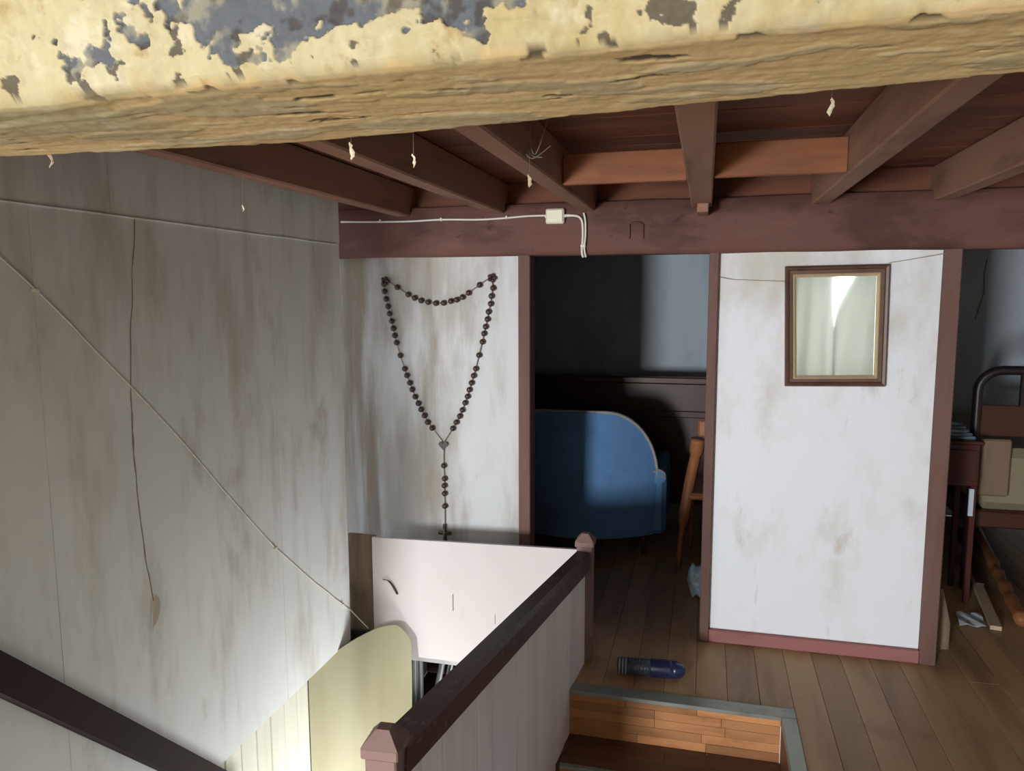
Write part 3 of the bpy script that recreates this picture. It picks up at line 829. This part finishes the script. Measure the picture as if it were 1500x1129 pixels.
# pale blue bag
rows = []
for i in range(9):
    t_ = i / 8
    rows.append([(-.035 + .11 * s - .03 * math.sin(math.pi * t_) * (1 - s), 4.16 + .02 * math.sin(7 * s + 5 * t_), .02 + .20 * t_ * (1 - .35 * s) + .012 * math.sin(9 * s + 3 * t_)) for s in [k / 8 for k in range(9)]])
bg_ = MB().sheet(rows, (.0, .05, 0)).build('plastic_bag', M_bag, smooth=True)
tag(bg_, 'crumpled pale blue bag on the floor beside the doorway post', 'bag')

# right-hand room: bed, bedside table, loose timber
bd = thing('bed', 'dark rounded metal bed end with cream mattress in the right opening', 'bed', (1.9, 4.75, 0))
BYD = 4.72
o1 = [(1.485, 0), (1.485, 1.0)] + [(1.61 + .125 * math.cos(a), 1.155 + .115 * math.sin(a)) for a in [math.pi - k * math.pi / 12 for k in range(0, 7)]] + [(2.2, 1.27)] + [(2.4 + .125 * math.cos(a), 1.155 + .115 * math.sin(a)) for a in [math.pi / 2 - k * math.pi / 12 for k in range(0, 7)]] + [(2.525, 1.0), (2.525, 0)]
MB().tube([(x, BYD, z) for x, z in o1], .026, 10).build('end_frame', M_bedmetal, bd, smooth=True)
bx((1.49, BYD - .012, .90), (2.52, BYD + .012, 1.075), .004).build('cross_panel', M_darkwood, bd)
for x in (1.71, 1.96, 2.21):
    bx((x - .018, BYD - .012, 1.07), (x + .018, BYD + .012, 1.26), .003).build('bar', M_bedmetal, bd)
bx((1.49, BYD + .03, .36), (2.52, 6.25, .46), .01).build('bed_base', M_darkwood, bd)
bx((1.53, BYD + .035, .46), (2.49, 6.24, .82), .05).build('mattress', M_mattress, bd)
bx((1.50, BYD - .03, .56), (1.665, BYD - .008, .885), .01).build('hanging_board', M_brownboard, bd, label='dull brown board inside the bed end')
nt_ = thing('bedside_table', 'small mahogany-red bedside table left of the bed end', 'table', (1.37, 4.6, 0))
bx((1.20, 4.48, .66), (1.44, 4.78, .89), .004).build('cabinet', M_redwood, nt_)
bx((1.18, 4.46, .89), (1.455, 4.80, .91), .004).build('top', M_redwood, nt_)
bx((1.215, 4.474, .69), (1.43, 4.482, .86), .003).build('drawer_front', M_redwood, nt_)
for x in (1.215, 1.425):
    for y in (4.50, 4.76):
        bx((x - .014, y - .014, 0), (x + .014, y + .014, .66), .002).build('leg', M_redwood, nt_)
bx((1.396, 4.462, .50), (1.42, 4.472, .65), .001).build('paper_tag', M_paper, nt_, label='narrow white strip hanging below the cabinet')
rows = []
fc = thing('folded_cloth', 'folded blue and white striped cloth on the red bedside table', 'cloth', (1.31, 4.6, .91))
for k in range(5):
    bx((1.21 + .004 * k, 4.50 + .005 * k, .911 + k * .018), (1.425 - .016 * k, 4.72, .928 + k * .018), .007).build('fold', M_cloth, fc)


def lying(name, p, q, wd, th, m, lab, cat, turned=False):
    p = Vector(p); q = Vector(q); d = (q - p).normalized(); s = d.cross(Vector((0, 0, 1))).normalized(); u = s.cross(d)
    if turned:
        n = 26; L_ = (q - p).length; pts = [p.lerp(q, i / n) for i in range(n + 1)]
        rad = [wd * .5 * (1 + .22 * math.sin(i * 1.9)) if 3 < i < 16 else wd * .5 for i in range(n + 1)]
        o = MB().tube(pts, rad, 10).build(name, m, smooth=True)
    else:
        o = MB().prism([p - s * wd / 2, p + s * wd / 2, p + s * wd / 2 + u * th, p - s * wd / 2 + u * th], q - p).build(name, m)
    return tag(o, lab, cat)


lying('turned_post', (1.60, 4.22, .034), (1.90, 5.9, .034), .062, 0, M_midwood, 'orange-brown turned wooden post lying on the floor in the right opening', 'post', True)
lying('wooden_batten', (1.462, 4.15, .001), (1.70, 5.55, .001), .05, .022, M_palewood, 'pale bare wooden batten lying left of the orange-brown post', 'wood')
lying('wooden_batten', (1.575, 4.75, .001), (1.80, 5.9, .001), .04, .03, M_darkwood, 'dark wooden batten lying between the pale batten and turned post', 'wood')
rows = [[(1.30 + .12 * s + .03 * t_, 4.16 + .17 * t_, .003 + .012 * math.sin(5 * s + 4 * t_) ** 2) for s in [k / 6 for k in range(7)]] for t_ in [k / 6 for k in range(7)]]
tag(MB().sheet(rows, (0, 0, .0015)).build('paper_sheet', M_paper), 'crumpled bluish white paper on the floor under the pale batten', 'paper')
of = MB().prism([(1.075, 3.86, .0), (1.166, 3.86, .0), (1.166, 3.86, .13), (1.125, 3.86, .30), (1.075, 3.86, .30)], (0, .02, 0)).build('board_offcut', M_brownboard)
tag(of, 'dull brown board offcut leaning behind the right post', 'wood')

# ------------------------------------------------------------------ junk under the guard board
shf = bx((-1.74, 3.5, -.84), (-.5, 4.5, -.80), .004).build('shelf', M_tread)
tag(shf, 'dark wooden shelf in the gap below the cream guard board', 'shelf')
tb = MB().tube([(-1.425, 3.80, -.80), (-1.34, 3.92, -.28)], .018, 10).build('chrome_tube', M_chrome)
tag(tb, 'shiny chrome tube leaning in the gap below the cream board', 'tube')
tb = MB().tube([(-1.475, 3.80, -.80), (-1.395, 3.92, -.28)], .018, 10).build('grey_tube', M_greymetal)
tag(tb, 'dull grey tube leaning just left of the chrome tube', 'tube')
tb = MB().box((-1.585, 3.86, -.80), (-1.565, 3.88, -.28), .003).box((-1.545, 3.86, -.80), (-1.53, 3.88, -.28), .003).box((-1.615, 3.88, -.80), (-1.53, 3.89, -.28), .002).build('metal_channel', M_greymetal)
tag(tb, 'grey metal channel standing upright in the gap beside the curled sheet', 'metal strip')
m = MB(); pr = [(.02, 0), (.10, .02), (.115, .08), (.09, .15), (.05, .20), (.02, .23)]
m.lathe(pr, 12, Matrix.Translation((-1.56, 3.70, -.80)))
m.v = [tuple(Vector(v) + noise.noise_vector(Vector(v) * 14) * .02) for v in m.v]
m.v = [(v[0], v[1], max(v[2], -.799)) for v in m.v]
tag(m.build('bin_bag', M_bin, smooth=True), 'small black bag slumped in the gap below the guard board', 'bag')
tag(bx((-1.43, 3.54, -.80), (-1.33, 3.62, -.69), .006).build('wooden_block', M_palewood), 'tan wooden block beside the handrail in the gap', 'wood')

# ------------------------------------------------------------------ flakes hanging on cobweb threads
FL = [((.179, 1.3, 1.985), 2.24, .022, 'pale paint flake dangling below the boards at upper right'),
      ((-.512, 1.3, 1.935), 2.24, .020, 'white paint flake dangling left of the middle joists'),
      ((-.632, 1.3, 1.958), 2.24, .026, 'largest tan paint flake dangling just under the yellow beam'),
      ((-.509, 2.2, 2.025), 2.24, .030, 'brown paint flake dangling in front of the junction-box joist'),
      ((-1.456, 2.2, 1.976), 2.09, .018, 'tiny paint flake dangling before the grey left wall'),
      ((-1.30, 1.3, 1.975), 2.24, .03, 'grey paint flake dangling under the left end of the yellow beam')]
for (p, zt, s, lb) in FL:
    t = thing('paint_flake', lb, 'paint flake', p, 'paint flakes hanging from the ceiling')
    rows = [[(p[0] + s * (.30 + .3 * noise.noise(Vector((v * 3 + p[0] * 40, p[1], 0)))) * (u - .5) + s * .2 * noise.noise(Vector((v * 2, p[0] * 31, 1))), p[1] + s * .3 * (u - .5) ** 2 + s * .15 * math.sin(4 * v), p[2] + s * (v - .5) * (1 + .25 * math.sin(5 * u))) for u in (0, .33, .66, 1)] for v in (0, .2, .4, .6, .8, 1)]
    MB().sheet(rows, (0, .001, 0)).build('flake', M_flake if s < .028 else M_palewood, t)
    MB().tube([(p[0], p[1], p[2] + s * .4), (p[0] + .004, p[1], zt)], .0006, 4).build('thread', M_thread, t)
# cobweb hanging by the joist
cw = thing('cobweb', 'dusty cobweb strands hanging beside the joist above the junction box', 'cobweb', (-.50, 2.2, 2.15))
for a, b, c_ in (((-.53, 2.2, 2.12), (-.50, 2.2, 2.088), (-.45, 2.22, 2.125)), ((-.515, 2.2, 2.17), (-.49, 2.2, 2.10), (-.44, 2.2, 2.24)), ((-.525, 2.25, 2.14), (-.505, 2.22, 2.10), (-.47, 2.2, 2.09))):
    MB().tube(smooth_path([a, b, c_], 5), .0016, 5).build('strand', M_thread, cw)

# ------------------------------------------------------------------ rear of the landing (behind the camera, seen only in the mirror)
wz = struct('wall_rear')
xs = [-3.2, WA[0], WA[1], WB[0], WB[1], 3.2]
for a, b, op, yr in ((-3.2, WA[0], None, RY), (WA[0], WA[1], WA, RY), (WA[1], .55, None, RY), (.55, WB[0], None, -2.2), (WB[0], WB[1], WB, -2.2), (WB[1], 3.2, None, -2.2)):
    if op is None: bx((a, yr - .05, 0), (b, yr, 2.3)).build('panel', M_plain, wz)
    else:
        bx((a, yr - .05, 0), (b, yr, op[2])).build('panel', M_plain, wz); bx((a, yr - .05, op[3]), (b, yr, 2.3)).build('panel', M_plain, wz)
bx((.50, RY, 0), (.55, -2.2, 2.3)).build('panel', M_plain, wz)
bx((-3.25, RY, 0), (-3.2, 1.1, 2.3)).build('side_panel', M_plain, wz)
for k, W_, yr in ((1, WA, RY), (2, WB, -2.2)):
    wi = struct('window_%d' % k)
    x0, x1, z0, z1 = W_; f = .035
    for lo, hi in (((x0, yr - .05, z0), (x0 + f, yr - .01, z1)), ((x1 - f, yr - .05, z0), (x1, yr - .01, z1)), ((x0, yr - .05, z0), (x1, yr - .01, z0 + f)), ((x0, yr - .05, z1 - f), (x1, yr - .01, z1))):
        bx(lo, hi, .003).build('window_frame', M_winframe, wi)
# voile curtains at the right window, leaving a bright wedge between them
for side_, lab in ((0, 'white voile curtain on the left of the rear window'), (1, 'white voile curtain swept across the right of the rear window')):
    rows = []
    for i in range(15):
        v = i / 14; z = 2.06 - 1.5 * v; row = []
        for k in range(41):
            u = k / 40
            if side_ == 0: x = .92 + (.50 + .05 * v) * u
            else:
                e = 1.66 - .22 * sstep(0, .42, v)
                x = e + (2.10 - e) * u
            row.append((x, -2.12 + side_ * .03 + .020 * math.sin(u * 19 + v * 4 * (1 - u)) * (.4 + .6 * v), z))
        rows.append(row)
    cu = MB().sheet(rows, (0, .0012, 0)).build('curtain', M_voile, smooth=True)
    tag(cu, lab, 'curtain', 'voile curtains at the rear window')
tag(MB().tube([(.86, -2.11, 2.075), (2.16, -2.11, 2.075)], .012, 8).build('curtain_rod', M_winframe), 'white curtain rod over the rear window', 'rod')
